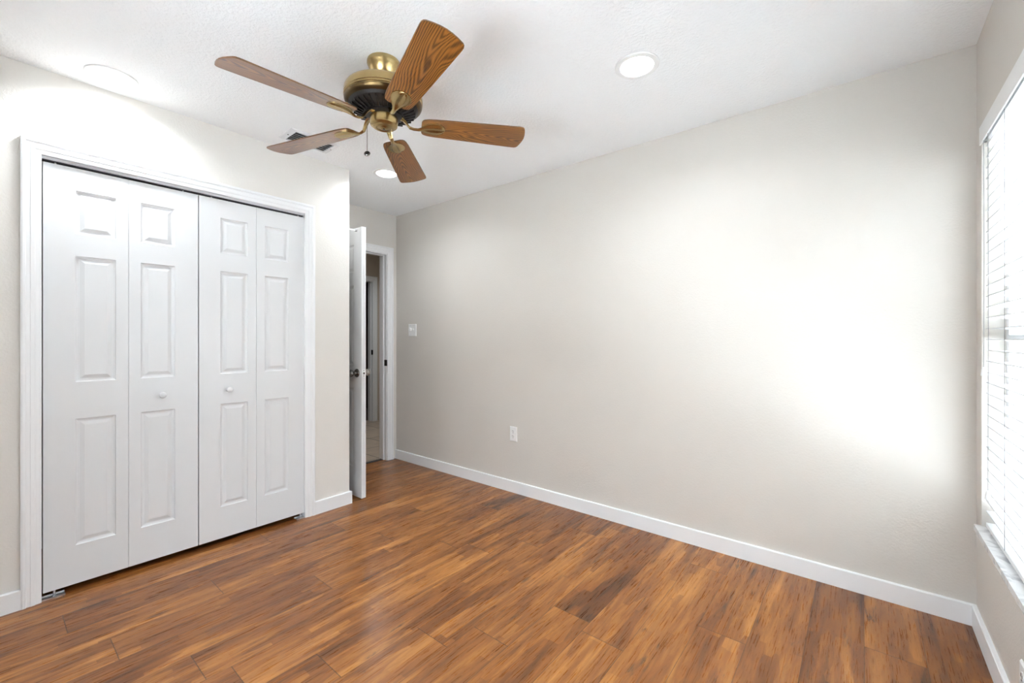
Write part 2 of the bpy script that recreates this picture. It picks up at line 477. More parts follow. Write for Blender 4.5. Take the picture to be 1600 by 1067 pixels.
# ------------------------------------------------------------ baseboards
BBP = [(0, 0), (0.015, 0), (0.015, 0.086), (0.012, 0.089), (0, 0.089)]
def baseboard(name, pts, label):
    """pts: list of (x, y, outx, outy) with the outward direction already mitred."""
    bm = bmesh.new()
    sweep(bm, BBP, [((x, y, 0), (ox, oy, 0), (0, 0, 1)) for x, y, ox, oy in pts])
    return struct(build(name, bm, 'trim'), label, 'baseboard')
baseboard('baseboard_main', [(XF, YW, 0, -1), (XR, YW, -1, -1)], 'white baseboard along the long bare wall')
baseboard('baseboard_window', [(XR, YW, -1, -1), (XR, YB, -1, 1)], 'white baseboard under the window')
baseboard('baseboard_back', [(XR, YB, -1, 1), (XC, YB, 1, 1)], 'white baseboard behind the viewer')
baseboard('baseboard_closet_left', [(XC, YB, 1, 1), (XC, 0.107, 1, 0)], 'white baseboard left of the closet')
baseboard('baseboard_closet_right', [(XC, 1.429, 1, 0), (XC, YS, 1, 1), (XF, YS, 0, 1)], 'white baseboard wrapping the corner right of the closet')

# ------------------------------------------------------------ casings
CASP = [(0, 0), (0.064, 0), (0.064, 0.016), (0.058, 0.018), (0.050, 0.017), (0.047, 0.013), (0.036, 0.0125), (0.033, 0.0145), (0.022, 0.0135), (0.019, 0.011), (0.006, 0.0095), (0.0, 0.0075)]
def casing(bm, X, y0, y1, z1, sgn=1):
    """U-shaped door casing round an opening in a wall facing +x (sgn=1) or -x; a = outward in the wall plane, b = off the wall."""
    B = (sgn, 0, 0)
    sweep(bm, CASP, [((X, y0, 0), (0, -1, 0), B), ((X, y0, z1), (0, -1, 1), B), ((X, y1, z1), (0, 1, 1), B), ((X, y1, 0), (0, 1, 0), B)])
bm = bmesh.new()
casing(bm, XC, 0.167, 1.366, 2.046)
struct(build('trim_1', bm, 'trim'), 'white moulded casing around the closet opening', 'trim')
struct(boxes('trim_2', 'trim', [((XC - 0.10, CY0, 0), (XC, 0.1655, CZ - 0.014)), ((XC - 0.10, 1.3665, 0), (XC, CY1, CZ - 0.014)), ((XC - 0.10, CY0, CZ - 0.014), (XC, CY1, CZ))]), 'white jamb lining inside the closet opening', 'trim')
bm = bmesh.new()
casing(bm, XF, DY0 + 0.012, DY1 - 0.006, 2.044)
c3 = struct(build('trim_3', bm, 'trim'), 'white casing and jamb of the open bedroom doorway', 'trim')
bm = bmesh.new()
casing(bm, XF - 0.12, DY0 + 0.012, DY1 - 0.006, 2.044, -1)
build('hall_side_casing', bm, 'trim', c3)
JT = 0.015
boxes('jamb', 'trim', [((XF - 0.12, DY0, 0), (XF, DY0 + JT, DZ - JT)), ((XF - 0.12, DY1 - JT, 0), (XF, DY1, DZ - JT)), ((XF - 0.12, DY0, DZ - JT), (XF, DY1, DZ))], c3)
boxes('door_stop_strip', 'trim', [((XF - 0.075, DY1 - JT - 0.011, 0), (XF - 0.040, DY1 - JT, DZ - JT)), ((XF - 0.075, DY0 + JT, 0), (XF - 0.040, DY0 + JT + 0.011, DZ - JT)), ((XF - 0.075, DY0 + JT + 0.011, DZ - JT - 0.011), (XF - 0.040, DY1 - JT - 0.011, DZ - JT))], c3, 0.002)
sp = boxes('strike_plate', 'blackmetal', [((XF - 0.033, DY1 - JT - 0.0025, 0.935), (XF + 0.010, DY1 - JT, 0.995))], c3)
sp['label'] = 'black metal strike plate'
struct(boxes('trim_4', 'darkgap', [((-3.74, DY0 + JT, -0.001), (-3.69, DY1 - JT, 0.004))]), 'dark threshold strip between wood floor and tile', 'trim')
bm = bmesh.new()
casing(bm, HX, 2.872, 3.59, 2.044)
c5 = struct(build('trim_5', bm, 'trim'), 'grey white casing of the far hall doorway', 'trim')
boxes('jamb', 'trim', [((HX - 0.12, 2.86, 0), (HX, 2.875, 2.05)), ((HX - 0.12, 3.585, 0), (HX, 3.60, 2.05)), ((HX - 0.12, 2.875, 2.035), (HX, 3.585, 2.05))], c5)
boxes('door_stop_strip', 'trim', [((HX - 0.08, 3.574, 0), (HX - 0.04, 3.585, 2.035))], c5)
boxes('strike_plate', 'blackmetal', [((HX - 0.035, 3.5825, 0.97), (HX + 0.008, 3.585, 1.04))], c5)

# ------------------------------------------------------------ panelled doors
def panel_face(bm, w, h, panels, depth, xf):
    """front skin of a moulded door (local x across, z up, y = -toward viewer) with recessed raised panels; xf maps local -> world."""
    xs = sorted({0.0, w, *[p[0] for p in panels], *[p[1] for p in panels]})
    zs = sorted({0.0, h, *[p[2] for p in panels], *[p[3] for p in panels]})
    vg = {}
    def V(x, d, z):
        k = (round(x, 5), round(d, 5), round(z, 5))
        if k not in vg: vg[k] = bm.verts.new(xf @ Vector((x, d, z)))
        return vg[k]
    def inside(x, z):
        return any(p[0] < x < p[1] and p[2] < z < p[3] for p in panels)
    for a, b in zip(xs, xs[1:]):
        for c, d in zip(zs, zs[1:]):
            if not inside((a + b) / 2, (c + d) / 2):
                bm.faces.new((V(a, 0, c), V(b, 0, c), V(b, 0, d), V(a, 0, d)))
    steps = [(0.0, 0.0), (0.003, 0.0055), (0.010, 0.0085), (0.016, 0.0085), (0.030, 0.0025), (0.0325, 0.0015)]
    for p in panels:
        prev = None
        # boundary must follow grid cuts: one big ring is fine because cuts only meet panel corners
        for s, dd in steps:
            cs = [(p[0] + s, p[2] + s), (p[1] - s, p[2] + s), (p[1] - s, p[3] - s), (p[0] + s, p[3] - s)]
            cur = [V(x, dd, z) for x, z in cs]
            if prev:
                for i in range(4):
                    j = (i + 1) % 4
                    bm.faces.new((prev[i], prev[j], cur[j], cur[i]))
            prev = cur
        bm.faces.new(prev)
    # edges and back
    c = [V(0, 0, 0), V(w, 0, 0), V(w, 0, h), V(0, 0, h)]
    bk = [bm.verts.new(xf @ Vector(q)) for q in ((0, depth, 0), (w, depth, 0), (w, depth, h), (0, depth, h))]
    for i in range(4):
        j = (i + 1) % 4
        bm.faces.new((bm.verts.new(c[i].co), bm.verts.new(c[j].co), bk[j], bk[i]))
    bm.faces.new(list(reversed(bk)))

LEAF_W, LEAF_H, DOOR_X = 0.2975, 1.992, XC - 0.014
Z0D = 0.030
WIDE, NARR = 0.105, 0.0475
ROWS = [(0.184, 0.790), (0.967, 1.572), (1.678, 1.886)]
def knob_bm(p, axis):
    bm = bmesh.new()
    mt = Matrix.Translation(Vector(p)) @ axis
    lathe(bm, [(0.0085, 0), (0.0085, 0.006), (0.007, 0.010), (0.0085, 0.013), (0.014, 0.017), (0.0165, 0.022), (0.0165, 0.026), (0.013, 0.031), (0.006, 0.0335), (0, 0.034)], 24, mt)
    return bm
TOX = Matrix.Rotation(R(90), 4, 'Y')      # local z -> +x
def bifold(name, y0, mirror, label, knob_y):
    t = empty(name, (DOOR_X, y0 + LEAF_W, 0))
    struct(t, label, 'door')
    for li in range(2):
        wide_left = (li == 0)
        left = WIDE if wide_left else NARR
        pans = [(left, left + 0.145, a, b) for a, b in ROWS]
        ly = (y0 + li * (LEAF_W + 0.0015)) - t.location.y
        xf = Matrix.Translation((0, ly, Z0D)) @ Matrix.Rotation(R(90), 4, 'Z')
        bm = bmesh.new()
        panel_face(bm, LEAF_W, LEAF_H, pans, 0.034, xf)
        leaf = build('door_leaf', bm, 'door', t)
        if li == (0 if mirror else 1):
            k = build('knob', knob_bm((0, knob_y - t.location.y, 0.903), TOX), 'door', leaf, True)
            k['label'] = 'small round white knob'
    return t
d1 = bifold('door_1', 0.1725, False, 'white bifold closet door, the pair of panels nearest the viewer', 0.605)
d2 = bifold('door_2', 0.1725 + 2 * LEAF_W + 0.0065, True, 'white bifold closet door, the pair of panels beside the doorway corner', 0.918)

# bifold hardware: track, pivots, floor brackets
tr = empty('bifold_track', (XC - 0.03, 0.766, 2.035))
tag(tr, 'grey metal bifold track above the closet doors', 'door track')
boxes('rail', 'track', [((-0.014, -0.598, -0.001), (0.022, 0.598, 0.012))], tr)
boxes('channel', 'darkgap', [((-0.010, -0.596, -0.006), (0.016, 0.596, -0.001))], tr)
for y in (0.212, 0.700, 0.835, 1.330):
    bm = bmesh.new()
    lathe(bm, [(0.0035, -0.0125), (0.0035, 0.0)], 12, Matrix.Translation((0.010, y - 0.766, 0)), True, True)
    build('pivot_pin', bm, 'zinc', tr)
def bracket(y0, y1, label):
    t = empty('floor_bracket', (XC - 0.02, (y0 + y1) / 2, 0))
    tag(t, label, 'door bracket', 'bifold floor brackets')
    w = (y1 - y0) / 2
    boxes('bracket_plate', 'zinc', [((-0.022, -w, 0.0), (0.022, w, 0.003)), ((0.018, -w, 0.003), (0.022, w, 0.008)), ((-0.022, -w, 0.003), (-0.018, w, 0.008))], t)
    bm = bmesh.new()
    lathe(bm, [(0.0075, 0.003), (0.0075, 0.008), (0.0045, 0.009), (0.0045, 0.0295)], 12, Matrix.Translation((0.0, 0.004, 0)), True, True)
    build('pivot_pin', bm, 'zinc', t)
    return t
bracket(0.1665, 0.243, 'zinc floor bracket under the left end of the closet doors')
bracket(1.313, 1.3655, 'zinc floor bracket under the right end of the closet doors')

# entry door, swung open against the closet end wall
d3 = empty('door_3', (XF + 0.008, 1.782, 0))
struct(d3, 'white panelled bedroom door standing open edge-on beside the closet corner', 'door')
bm = bmesh.new()
DW, DH = 0.739, 2.032
rows3 = [(0.22, 0.82), (0.99, 1.60), (1.70, 1.91)]
cols3 = [(0.105, 0.315), (0.424, 0.634)]
pans = [(a, b, c, d) for a, b in cols3 for c, d in rows3]
panel_face(bm, DW, DH, pans, 0.0175, Matrix.Translation((0, 0, 0.010)))
panel_face(bm, DW, DH, pans, 0.0175, Matrix.Translation((DW, 0.036, 0.010)) @ Matrix.Rotation(PI, 4, 'Z'))
leaf3 = build('door_leaf', bm, 'door', d3)
KX = DW - 0.060
for s, mat in ((-1, 'nickel'), (1, 'satin')):
    bm = bmesh.new()
    mt = Matrix.Translation((KX, 0.0 if s < 0 else 0.036, 0.945)) @ Matrix.Rotation(R(90) if s < 0 else R(-90), 4, 'X')
    lathe(bm, [(0.0, 0.0), (0.032, 0.0), (0.032, 0.004), (0.027, 0.009), (0.014, 0.011), (0.0115, 0.016), (0.0115, 0.030), (0.020, 0.038), (0.0265, 0.047), (0.0265, 0.056), (0.021, 0.063), (0.010, 0.066), (0.0, 0.0665)], 32, mt)
    k = build('door_knob', bm, mat, d3, True)
    k['label'] = 'round metal door knob'
boxes('latch_plate', 'plastic', [((DW, 0.006, 0.917), (DW + 0.0015, 0.030, 0.973))], d3)
lb = bmesh.new()
box(lb, (DW + 0.0015, 0.012, 0.937), (DW + 0.007, 0.024, 0.953), 0.001)
for z in (0.925, 0.965):
    lathe(lb, [(0.0035, 0.0), (0.0035, 0.0008)], 10, Matrix.Translation((DW + 0.0015, 0.018, z)) @ TOX, True, True)
build('latch_bolt', lb, 'nickel', d3)
for z in (0.23, 1.02, 1.83):
    bm = bmesh.new()
    lathe(bm, [(0.006, -0.045), (0.006, 0.045)], 12, Matrix.Translation((0.0015, 0.042, z)), True, True)
    box(bm, (0.0, 0.036, z - 0.044), (0.03, 0.0375, z + 0.044))
    build('hinge', bm, 'nickel', d3)

ds = empty('door_stop', (-2.962, YS, 2.02))
tag(ds, 'small white rod door stop bridging closet end wall and top of open door', 'door stop')
bm = bmesh.new(); lathe(bm, [(0, 0), (0.013, 0), (0.013, 0.003), (0.005, 0.006), (0.005, 0.075), (0, 0.075)], 16, Matrix.Rotation(R(-90), 4, 'X'))
build('rod', bm, 'plastic', ds, True)
bm = bmesh.new(); lathe(bm, [(0, 0.075), (0.0085, 0.075), (0.0085, 0.087), (0.006, 0.0905), (0, 0.0905)], 16, Matrix.Rotation(R(-90), 4, 'X'))
bt = build('bumper', bm, 'rubber', ds, True); bt['label'] = 'grey rubber bumper'

# dark furniture glimpsed in the far room
cb = empty('cabinet', (-7.05, 3.75, 0))
tag(cb, 'dark grey cabinet glimpsed through the far hall doorway', 'cabinet')
boxes('body', 'greycab', [((-0.5, -0.8, 0.06), (0.35, 0.43, 0.86))], cb, 0.01)
boxes('worktop', 'track', [((-0.52, -0.82, 0.86), (0.37, 0.44, 0.90))], cb, 0.005)

# ------------------------------------------------------------ switch and outlets on the walls
def wall_plate(name, w, h, loc, rz, label, cat):
    t = empty(name, loc, rz)
    tag(t, label, cat)
    bm = bmesh.new()
    # bevelled plate, local x across, z up, front toward -y
    a, b, d = w / 2, h / 2, 0.006
    o = [bm.verts.new(p) for p in ((-a, 0, -b), (a, 0, -b), (a, 0, b), (-a, 0, b))]
    m1 = [bm.verts.new(p) for p in ((-a, -0.002, -b), (a, -0.002, -b), (a, -0.002, b), (-a, -0.002, b))]
    i = [bm.verts.new(p) for p in ((-a + 0.004, -d, -b + 0.004), (a - 0.004, -d, -b + 0.004), (a - 0.004, -d, b - 0.004), (-a + 0.004, -d, b - 0.004))]
    for r0, r1 in ((o, m1), (m1, i)):
        for k in range(4):
            l = (k + 1) % 4
            bm.faces.new((r0[k], r0[l], r1[l], r1[k]))
    bm.faces.new(i); bm.faces.new(list(reversed(o)))
    build('cover_plate', bm, 'plastic', t)
    return t
def screw(t, x, z):
    bm = bmesh.new()
    lathe(bm, [(0.0032, 0.0), (0.0032, 0.001), (0.0, 0.0014)], 12, Matrix.Translation((x, -0.006, z)) @ Matrix.Rotation(R(90), 4, 'X'))
    build('screw', bm, 'zinc', t)
sw = wall_plate('light_switch', 0.118, 0.118, (-3.385, YW, 1.287), 0, 'white square double switch plate beside the doorway', 'light switch')
bm = bmesh.new()
lathe(bm, [(0.0, 0.0), (0.020, 0.0), (0.019, 0.010), (0.016, 0.014), (0.0, 0.015)], 28, Matrix.Translation((-0.023, -0.006, 0.004)) @ Matrix.Rotation(R(90), 4, 'X'))
build('dimmer_knob', bm, 'plastic', sw, True)
boxes('toggle_frame', 'plastic', [((0.014, -0.0075, -0.014), (0.032, -0.006, 0.020))], sw)
bm = bmesh.new(); box(bm, (0.0185, -0.018, 0.000), (0.0275, -0.007, 0.013), 0.002); build('toggle', bm, 'plastic', sw)
for x in (-0.023, 0.023):
    for z in (-0.040, 0.046): screw(sw, x, z)
def receptacle(t, zc):
    bm = bmesh.new()
    lathe(bm, [(0.0165, 0.0), (0.0165, 0.0018), (0.0, 0.002)], 28, Matrix.Translation((0, -0.006, zc)) @ Matrix.Rotation(R(90), 4, 'X'))
    f = build('receptacle', bm, 'plastic', t)
    boxes('slots', 'slot', [((-0.0085, -0.0086, zc), (-0.0060, -0.0078, zc + 0.010)), ((0.0060, -0.0086, zc + 0.001), (0.0080, -0.0078, zc + 0.009)), ((-0.0022, -0.0086, zc - 0.010), (0.0022, -0.0078, zc - 0.005))], f)
ol = wall_plate('wall_outlet', 0.071, 0.115, (-2.124, YW, 0.456), 0, 'white double outlet low on the long bare wall', 'outlet')
receptacle(ol, 0.0195); receptacle(ol, -0.0195); screw(ol, 0, 0)
ow = wall_plate('wall_outlet', 0.071, 0.115, (XR, 1.929, 0.187), R(-90), 'white outlet plate low under the window, cut by the picture edge', 'outlet')
receptacle(ow, 0.0195); receptacle(ow, -0.0195); screw(ow, 0, 0)

# ------------------------------------------------------------ ceiling register
vt = empty('ceiling_vent', (-2.6785, 1.290, H))
tag(vt, 'white louvered air vent in the ceiling behind the fan blade', 'ceiling vent')
vw, vl = 0.0925, 0.152
bm = bmesh.new()
iw, il = 0.074, 0.118
def ringq(bm, z0, z1, a, b, c, d):
    o = [bm.verts.new(p) for p in ((-a, -b, z0), (a, -b, z0), (a, b, z0), (-a, b, z0))]
    i = [bm.verts.new(p) for p in ((-c, -d, z1), (c, -d, z1), (c, d, z1), (-c, d, z1))]
    for k in range(4):
        l = (k + 1) % 4
        bm.faces.new((o[k], o[l], i[l], i[k]))
ringq(bm, 0, -0.004, vw, vl, vw - 0.003, vl - 0.003)
ringq(bm, -0.004, -0.009, vw - 0.003, vl - 0.003, iw, il)
ringq(bm, -0.009, -0.0005, iw, il, iw, il)
build('frame', bm, 'ventmetal', vt)
boxes('throat', 'slot', [((-iw, -il, -0.002), (iw, il, -0.0005))], vt)
for k in range(6):
    x = -iw + (k + 0.5) * 2 * iw / 6
    bm = bmesh.new()
    s = 1 if k < 3 else -1
    vs = [bm.verts.new(p) for p in ((x - 0.0045, -il, -0.0030), (x + 0.0045, -il, -0.0085), (x + 0.0045, il, -0.0085), (x - 0.0045, il, -0.0030))]
    f = bm.faces.new(vs)
    r = bmesh.ops.extrude_face_region(bm, geom=[f])
    for v in [g for g in r['geom'] if isinstance(g, bmesh.types.BMVert)]: v.co.z += 0.0008
    build('louver', bm, 'ventmetal', vt)
for y in (-il - 0.016, il + 0.016):
    bm = bmesh.new()
    lathe(bm, [(0.004, 0), (0.004, -0.0015), (0, -0.002)], 12, Matrix.Translation((0, y, -0.0068)))
    build('screw', bm, 'nickel', vt)

# ------------------------------------------------------------ recessed lights
def downlight_parts(t):
    bm = bmesh.new()
    lathe(bm, [(0.0965, 0.0), (0.0965, -0.0035), (0.094, -0.006), (0.076, -0.0075), (0.073, -0.006), (0.072, -0.0015)], 64)
    build('trim_ring', bm, 'plastic', t, True)
    bm = bmesh.new()
    lathe(bm, [(0.072, -0.0015), (0.05, -0.0018), (0.0, -0.002)], 64)
    l = build('lens', bm, 'lens', t, True)
    l['label'] = 'glowing white lens'
    ld = bpy.data.lights.new('led', 'AREA')
    ld.shape = 'DISK'; ld.size = 0.14; ld.energy = LED; ld.spread = R(150); ld.color = (0.89, 0.955, 1.0)
    lo = bpy.data.objects.new('led', ld); COL.objects.link(lo); lo.parent = t
    lo.location = (0, 0, -0.010)
def copy_tree(o, parent=None):
    c = o.copy(); COL.objects.link(c)
    if parent is not None: c.parent = parent
    for ch in [x for x in bpy.data.objects if x.parent is o]: copy_tree(ch, c)
    return c
spots = [((-2.748, 0.383), 'lit recessed ceiling light above the closet doors'),
         ((-0.790, 1.866), 'lit recessed ceiling light on bare ceiling right of the fan'),
         ((-2.757, 1.900), 'lit recessed ceiling light half hidden by a fan blade, before the doorway'),
         ((-0.790, 0.383), 'lit recessed ceiling light above the viewer, out of the picture'),
         ((-4.70, 2.95), 'unseen recessed light added to brighten the hall')]  # hall lamp is an addition, there only to lift the dim hall
dl = empty('recessed_light', (0, 0, H)); downlight_parts(dl)
for i, ((x, y), lab) in enumerate(spots):
    o = dl if i == 0 else copy_tree(dl)
    o.location = (x, y, H)
    tag(o, lab, 'ceiling light', 'recessed ceiling lights')

# ------------------------------------------------------------ ceiling fan
FX, FY, FZ = -1.66, 1.131, 2.165
fan = empty('ceiling_fan', (FX, FY, H))
tag(fan, 'brass ceiling fan with five oak blades hanging from the ceiling', 'ceiling fan')
def L(z): return z - H
bm = bmesh.new()
lathe(bm, [(0.0, 0.0), (0.071, 0.0), (0.0725, -0.004), (0.0725, -0.014), (0.070, -0.018), (0.066, -0.030), (0.057, -0.048), (0.047, -0.062), (0.043, -0.068), (0.042, -0.074), (0.036, -0.077), (0.0, -0.077)], 64)
can = build('canopy', bm, 'brass', fan, True)
bm = bmesh.new()
lathe(bm, [(0.030, -0.077), (0.030, -0.112)], 32, None, True, True)
build('neck', bm, 'blackmetal', fan, True)
bm = bmesh.new()
lathe(bm, [(0.0, L(2.330)), (0.090, L(2.330)), (0.122, L(2.327)), (0.147, L(2.320)), (0.161, L(2.310)), (0.1675, L(2.299)), (0.169, L(2.289)), (0.169, L(2.274)), (0.1665, L(2.272)), (0.1665, L(2.269)), (0.169, L(2.267)), (0.169, L(2.263)), (0.166, L(2.261)), (0.166, L(2.258))], 96)
build('motor_housing', bm, 'brass', fan, True)
bm = bmesh.new()
lathe(bm, [(0.166, L(2.259)), (0.168, L(2.256)), (0.166, L(2.250)), (0.159, L(2.242)), (0.150, L(2.237)), (0.147, L(2.242))], 96)
rg = build('housing_ring', bm, 'darkbrass', fan, True)
rg['label'] = 'dark bronze lower ring'
bm = bmesh.new()
lathe(bm, [(0.152, L(2.240)), (0.140, L(2.227)), (0.115, L(2.213)), (0.082, L(2.207)), (0.0, L(2.207))], 64)
for k in range(30):          # cooling fins in the dark underside
    a = 2 * PI * k / 30
    mt = Matrix.Rotation(a, 4, 'Z')
    vs = [bm.verts.new(mt @ Vector(p)) for p in ((0.088, -0.0025, L(2.206)), (0.138, -0.0025, L(2.225)), (0.138, 0.0025, L(2.225)), (0.088, 0.0025, L(2.206)))]
    lo = [bm.verts.new(v.co + Vector((0, 0, -0.008))) for v in vs]
    for i in range(4):
        j = (i + 1) % 4
        bm.faces.new((vs[i], vs[j], lo[j], lo[i]))
    bm.faces.new(lo)
build('motor_underside', bm, 'blackmetal', fan, False)
bm = bmesh.new()
lathe(bm, [(0.0, L(2.208)), (0.075, L(2.208)), (0.078, L(2.204)), (0.078, L(2.198)), (0.066, L(2.194)), (0.058, L(2.192)), (0.0, L(2.192))], 48)
build('flywheel', bm, 'blackmetal', fan, True)
bm = bmesh.new()
C = 0.021
lathe(bm, [(0.0, L(2.175 + C)), (0.058, L(2.175 + C)), (0.0605, L(2.172 + C)), (0.0605, L(2.145 + C)), (0.058, L(2.136 + C)), (0.050, L(2.130 + C)), (0.044, L(2.1285 + C)), (0.042, L(2.126 + C)), (0.034, L(2.1245 + C)), (0.032, L(2.1265 + C)), (0.022, L(2.126 + C)), (0.018, L(2.123 + C)), (0.009, L(2.1215 + C)), (0.0, L(2.1215 + C))], 64)
cap = build('switch_housing', bm, 'brass', fan, True)
bm = bmesh.new()
lathe(bm, [(0.0, L(2.1212 + C)), (0.004, L(2.1212 + C)), (0.0045, L(2.119 + C)), (0.0, L(2.118 + C))], 16)
build('screw', bm, 'nickel', cap, True)
# pull chain leaving the switch housing on the viewer's left
rx, ry = -0.7757 * 0.075, -0.6311 * 0.075
bm = bmesh.new()
tube(bm, [(rx * 0.78, ry * 0.78, L(2.186)), (rx * 0.93, ry * 0.93, L(2.186)), (rx, ry, L(2.178)), (rx, ry, L(2.046))], 0.0012, 8)
for k in range(30):
    z = 2.174 - k * 0.0043
    lathe(bm, [(0, -0.0018), (0.0018, 0), (0, 0.0018)], 6, Matrix.Translation((rx, ry, L(z))))
ch = build('pull_chain', bm, 'nickel', fan, False)
bm = bmesh.new()
lathe(bm, [(0.0, -0.005), (0.011, -0.005), (0.0135, -0.002), (0.0135, 0.002), (0.011, 0.005), (0.0, 0.005)], 28, Matrix.Translation((rx, ry, L(2.033))) @ Matrix.Rotation(R(38), 4, 'Z') @ Matrix.Rotation(R(62), 4, 'X'))
pd = build('chain_pendant', bm, 'nickel', ch, True)

BL0, BL1 = 0.165, 0.655
def blade_outline():
    """half widths along the blade: rounded root, slow flare, soft square tip."""
    top = [(BL0, 0.034), (BL0 + 0.004, 0.045), (BL0 + 0.012, 0.052), (BL0 + 0.030, 0.0575)]
    n = 14
    for k in range(1, n + 1):
        x = BL0 + 0.030 + (0.612 - BL0 - 0.030) * k / n
        top.append((x, 0.0575 + 0.0205 * ((x - BL0) / (0.612 - BL0)) ** 0.9))
    top += [(0.626, 0.0772), (0.635, 0.0740), (0.641, 0.067), (0.648, 0.045), (0.653, 0.022)]
    pts = top + [(BL1, 0.0)] + [(x, -y) for x, y in reversed(top)]
    return pts
def blade_mesh():
    bm = bmesh.new()
    o = blade_outline(); t = 0.0055
    def ring(z, ins):
        cx = 0.41
        return [bm.verts.new((x - ins * (1 if x > cx else -1) * (1 if abs(x - cx) > 0.23 else 0), y - ins * (1 if y > 0 else -1 if y < 0 else 0), z)) for x, y in o]
    r = [ring(-t / 2, 0.0008), ring(-t / 2 + 0.0008, 0.0), ring(t / 2 - 0.0008, 0.0), ring(t / 2, 0.0008)]
    for a, b in zip(r, r[1:]):
        for i in range(len(o)):
            j = (i + 1) % len(o)
            f = bm.faces.new((a[i], a[j], b[j], b[i])); f.material_index = 1
    bm.faces.new(list(reversed(r[0]))); bm.faces.new(r[3])
    return bm
def iron_mesh():
    """brass blade iron: an S-shaped neck from the flywheel, then a scalloped leaf under the blade."""
    bm = bmesh.new()
    # neck: centre line (x, z), half width, thickness
    st = [(0.060, 0.033, 0.016), (0.080, 0.030, 0.015), (0.096, 0.013, 0.013), (0.112, -0.010, 0.010), (0.130, -0.0155, 0.0085), (0.150, -0.0155, 0.009), (0.166, -0.012, 0.014), (0.180, -0.0085, 0.025), (0.197, -0.0065, 0.035), (0.217, -0.0060, 0.041), (0.238, -0.0060, 0.040), (0.256, -0.0060, 0.032), (0.267, -0.0060, 0.020), (0.272, -0.0060, 0.005)]
    N = 12
    tops, bots = [], []
    for x, z, w in st:
        rt, rb = [], []
        for k in range(N + 1):
            s = -1 + 2 * k / N
            flute = 0.0022 * math.cos(s * PI * 2.5) * min(1, w / 0.03) if x > 0.17 else 0.0
            bulge = 0.0055 * (1 - s * s) * (1 if x < 0.17 else min(1, w / 0.035))
            zz = z - bulge + flute
            rt.append(bm.verts.new((x, s * w, z + 0.002 if x < 0.18 else z + 0.0032)))
            rb.append(bm.verts.new((x, s * w, zz)))
        tops.append(rt); bots.append(rb)
    for i in range(len(st) - 1):
        for k in range(N):
            bm.faces.new((bots[i][k], bots[i + 1][k], bots[i + 1][k + 1], bots[i][k + 1]))
            bm.faces.new((tops[i][k], tops[i][k + 1], tops[i + 1][k + 1], tops[i + 1][k]))
        for k in (0, N):
            bm.faces.new((bots[i][k], tops[i][k], tops[i + 1][k], bots[i + 1][k]))
    for i in (0, len(st) - 1):
        for k in range(N):
            bm.faces.new((bots[i][k], bots[i][k + 1], tops[i][k + 1], tops[i][k]))
    return bm
blade_me = iron_me = None
blades = [(-86.25, -0.0525), (-17.0, 0.0275), (55.0, 0.015), (130.25, -0.020), (198.0, -0.0225)]
PITCH = 10.5
for k, (ang, dz) in enumerate(blades):
    droop = math.asin(dz / 0.60)
    mt = Matrix.Translation((0, 0, L(FZ + 0.004))) @ Matrix.Rotation(R(ang), 4, 'Z') @ Matrix.Rotation(-droop, 4, 'Y') @ Matrix.Rotation(R(-PITCH), 4, 'X')
    if k == 0:
        b = build('blade', blade_mesh(), 'oak', fan, False, ['oakedge']); blade_me = b.data
        ir = build('blade_iron', iron_mesh(), 'brass', b, True); iron_me = ir.data
    else:
        b = bpy.data.objects.new('blade', blade_me); COL.objects.link(b); b.parent = fan
        ir = bpy.data.objects.new('blade_iron', iron_me); COL.objects.link(ir); ir.parent = b
    b.matrix_local = mt

# ------------------------------------------------------------ window
w1 = empty('window_1', (XR + 0.10, (WY0 + WY1) / 2, WZ0))
struct(w1, 'white framed window behind the blind', 'window')
wx, wy, wz = w1.location
def wl(a): return (a[0] - wx, a[1] - wy, a[2] - wz)
FW = 0.045
GX0, GX1 = XR + 0.066, XR + 0.106
def wbox(name, mat, items, parent=w1, bev=0.0):
    return boxes(name, mat, [(wl(a), wl(b)) for a, b in items], parent, bev)
zt, zb = WZ1, WZ0 + 0.022
wbox('window_frame', 'vinyl', [((GX0, WY0, zb), (GX1, WY0 + FW, zt)), ((GX0, WY1 - FW, zb), (GX1, WY1, zt)), ((GX0, WY0 + FW, zb), (GX1, WY1 - FW, zb + FW)), ((GX0, WY0 + FW, zt - FW), (GX1, WY1 - FW, zt))])
zm = 1.205
wbox('meeting_rail', 'vinyl', [((GX0 - 0.008, WY0 + FW, zm - 0.014), (GX1 - 0.01, WY1 - FW, zm + 0.014))])
ps = wbox('pane', 'glass', [((GX0 + 0.030, WY0 + FW, zb + FW), (GX0 + 0.034, WY1 - FW, zm - 0.014))])
wbox('pane', 'glass', [((GX0 + 0.030, WY0 + FW, zm + 0.014), (GX0 + 0.034, WY1 - FW, zt - FW))])
wbox('window_sill', 'marble', [((XR - 0.020, WY0 - 0.02, WZ0), (XR, WY1 + 0.012, WZ0 + 0.022)), ((XR, WY0, WZ0), (XR + 0.108, WY1, WZ0 + 0.022))], bev=0.0)

w2 = empty('window_fill', ((VX0 + VX1) / 2, YB - 0.08, VZ0))
struct(w2, 'added fill light window in the wall behind the viewer', 'window')
a, b = (VX1 - VX0) / 2, VZ1 - VZ0
boxes('window_frame', 'vinyl', [((-a, -0.02, 0), (-a + FW, 0.02, b)), ((a - FW, -0.02, 0), (a, 0.02, b)), ((-a + FW, -0.02, 0), (a - FW, 0.02, FW)), ((-a + FW, -0.02, b - FW), (a - FW, 0.02, b)), ((-0.02, -0.02, FW), (0.02, 0.02, b - FW))], w2)
boxes('pane', 'glass', [((-a + FW, -0.002, FW), (-0.02, 0.002, b - FW))], w2)
boxes('pane', 'glass', [((0.02, -0.002, FW), (a - FW, 0.002, b - FW))], w2)

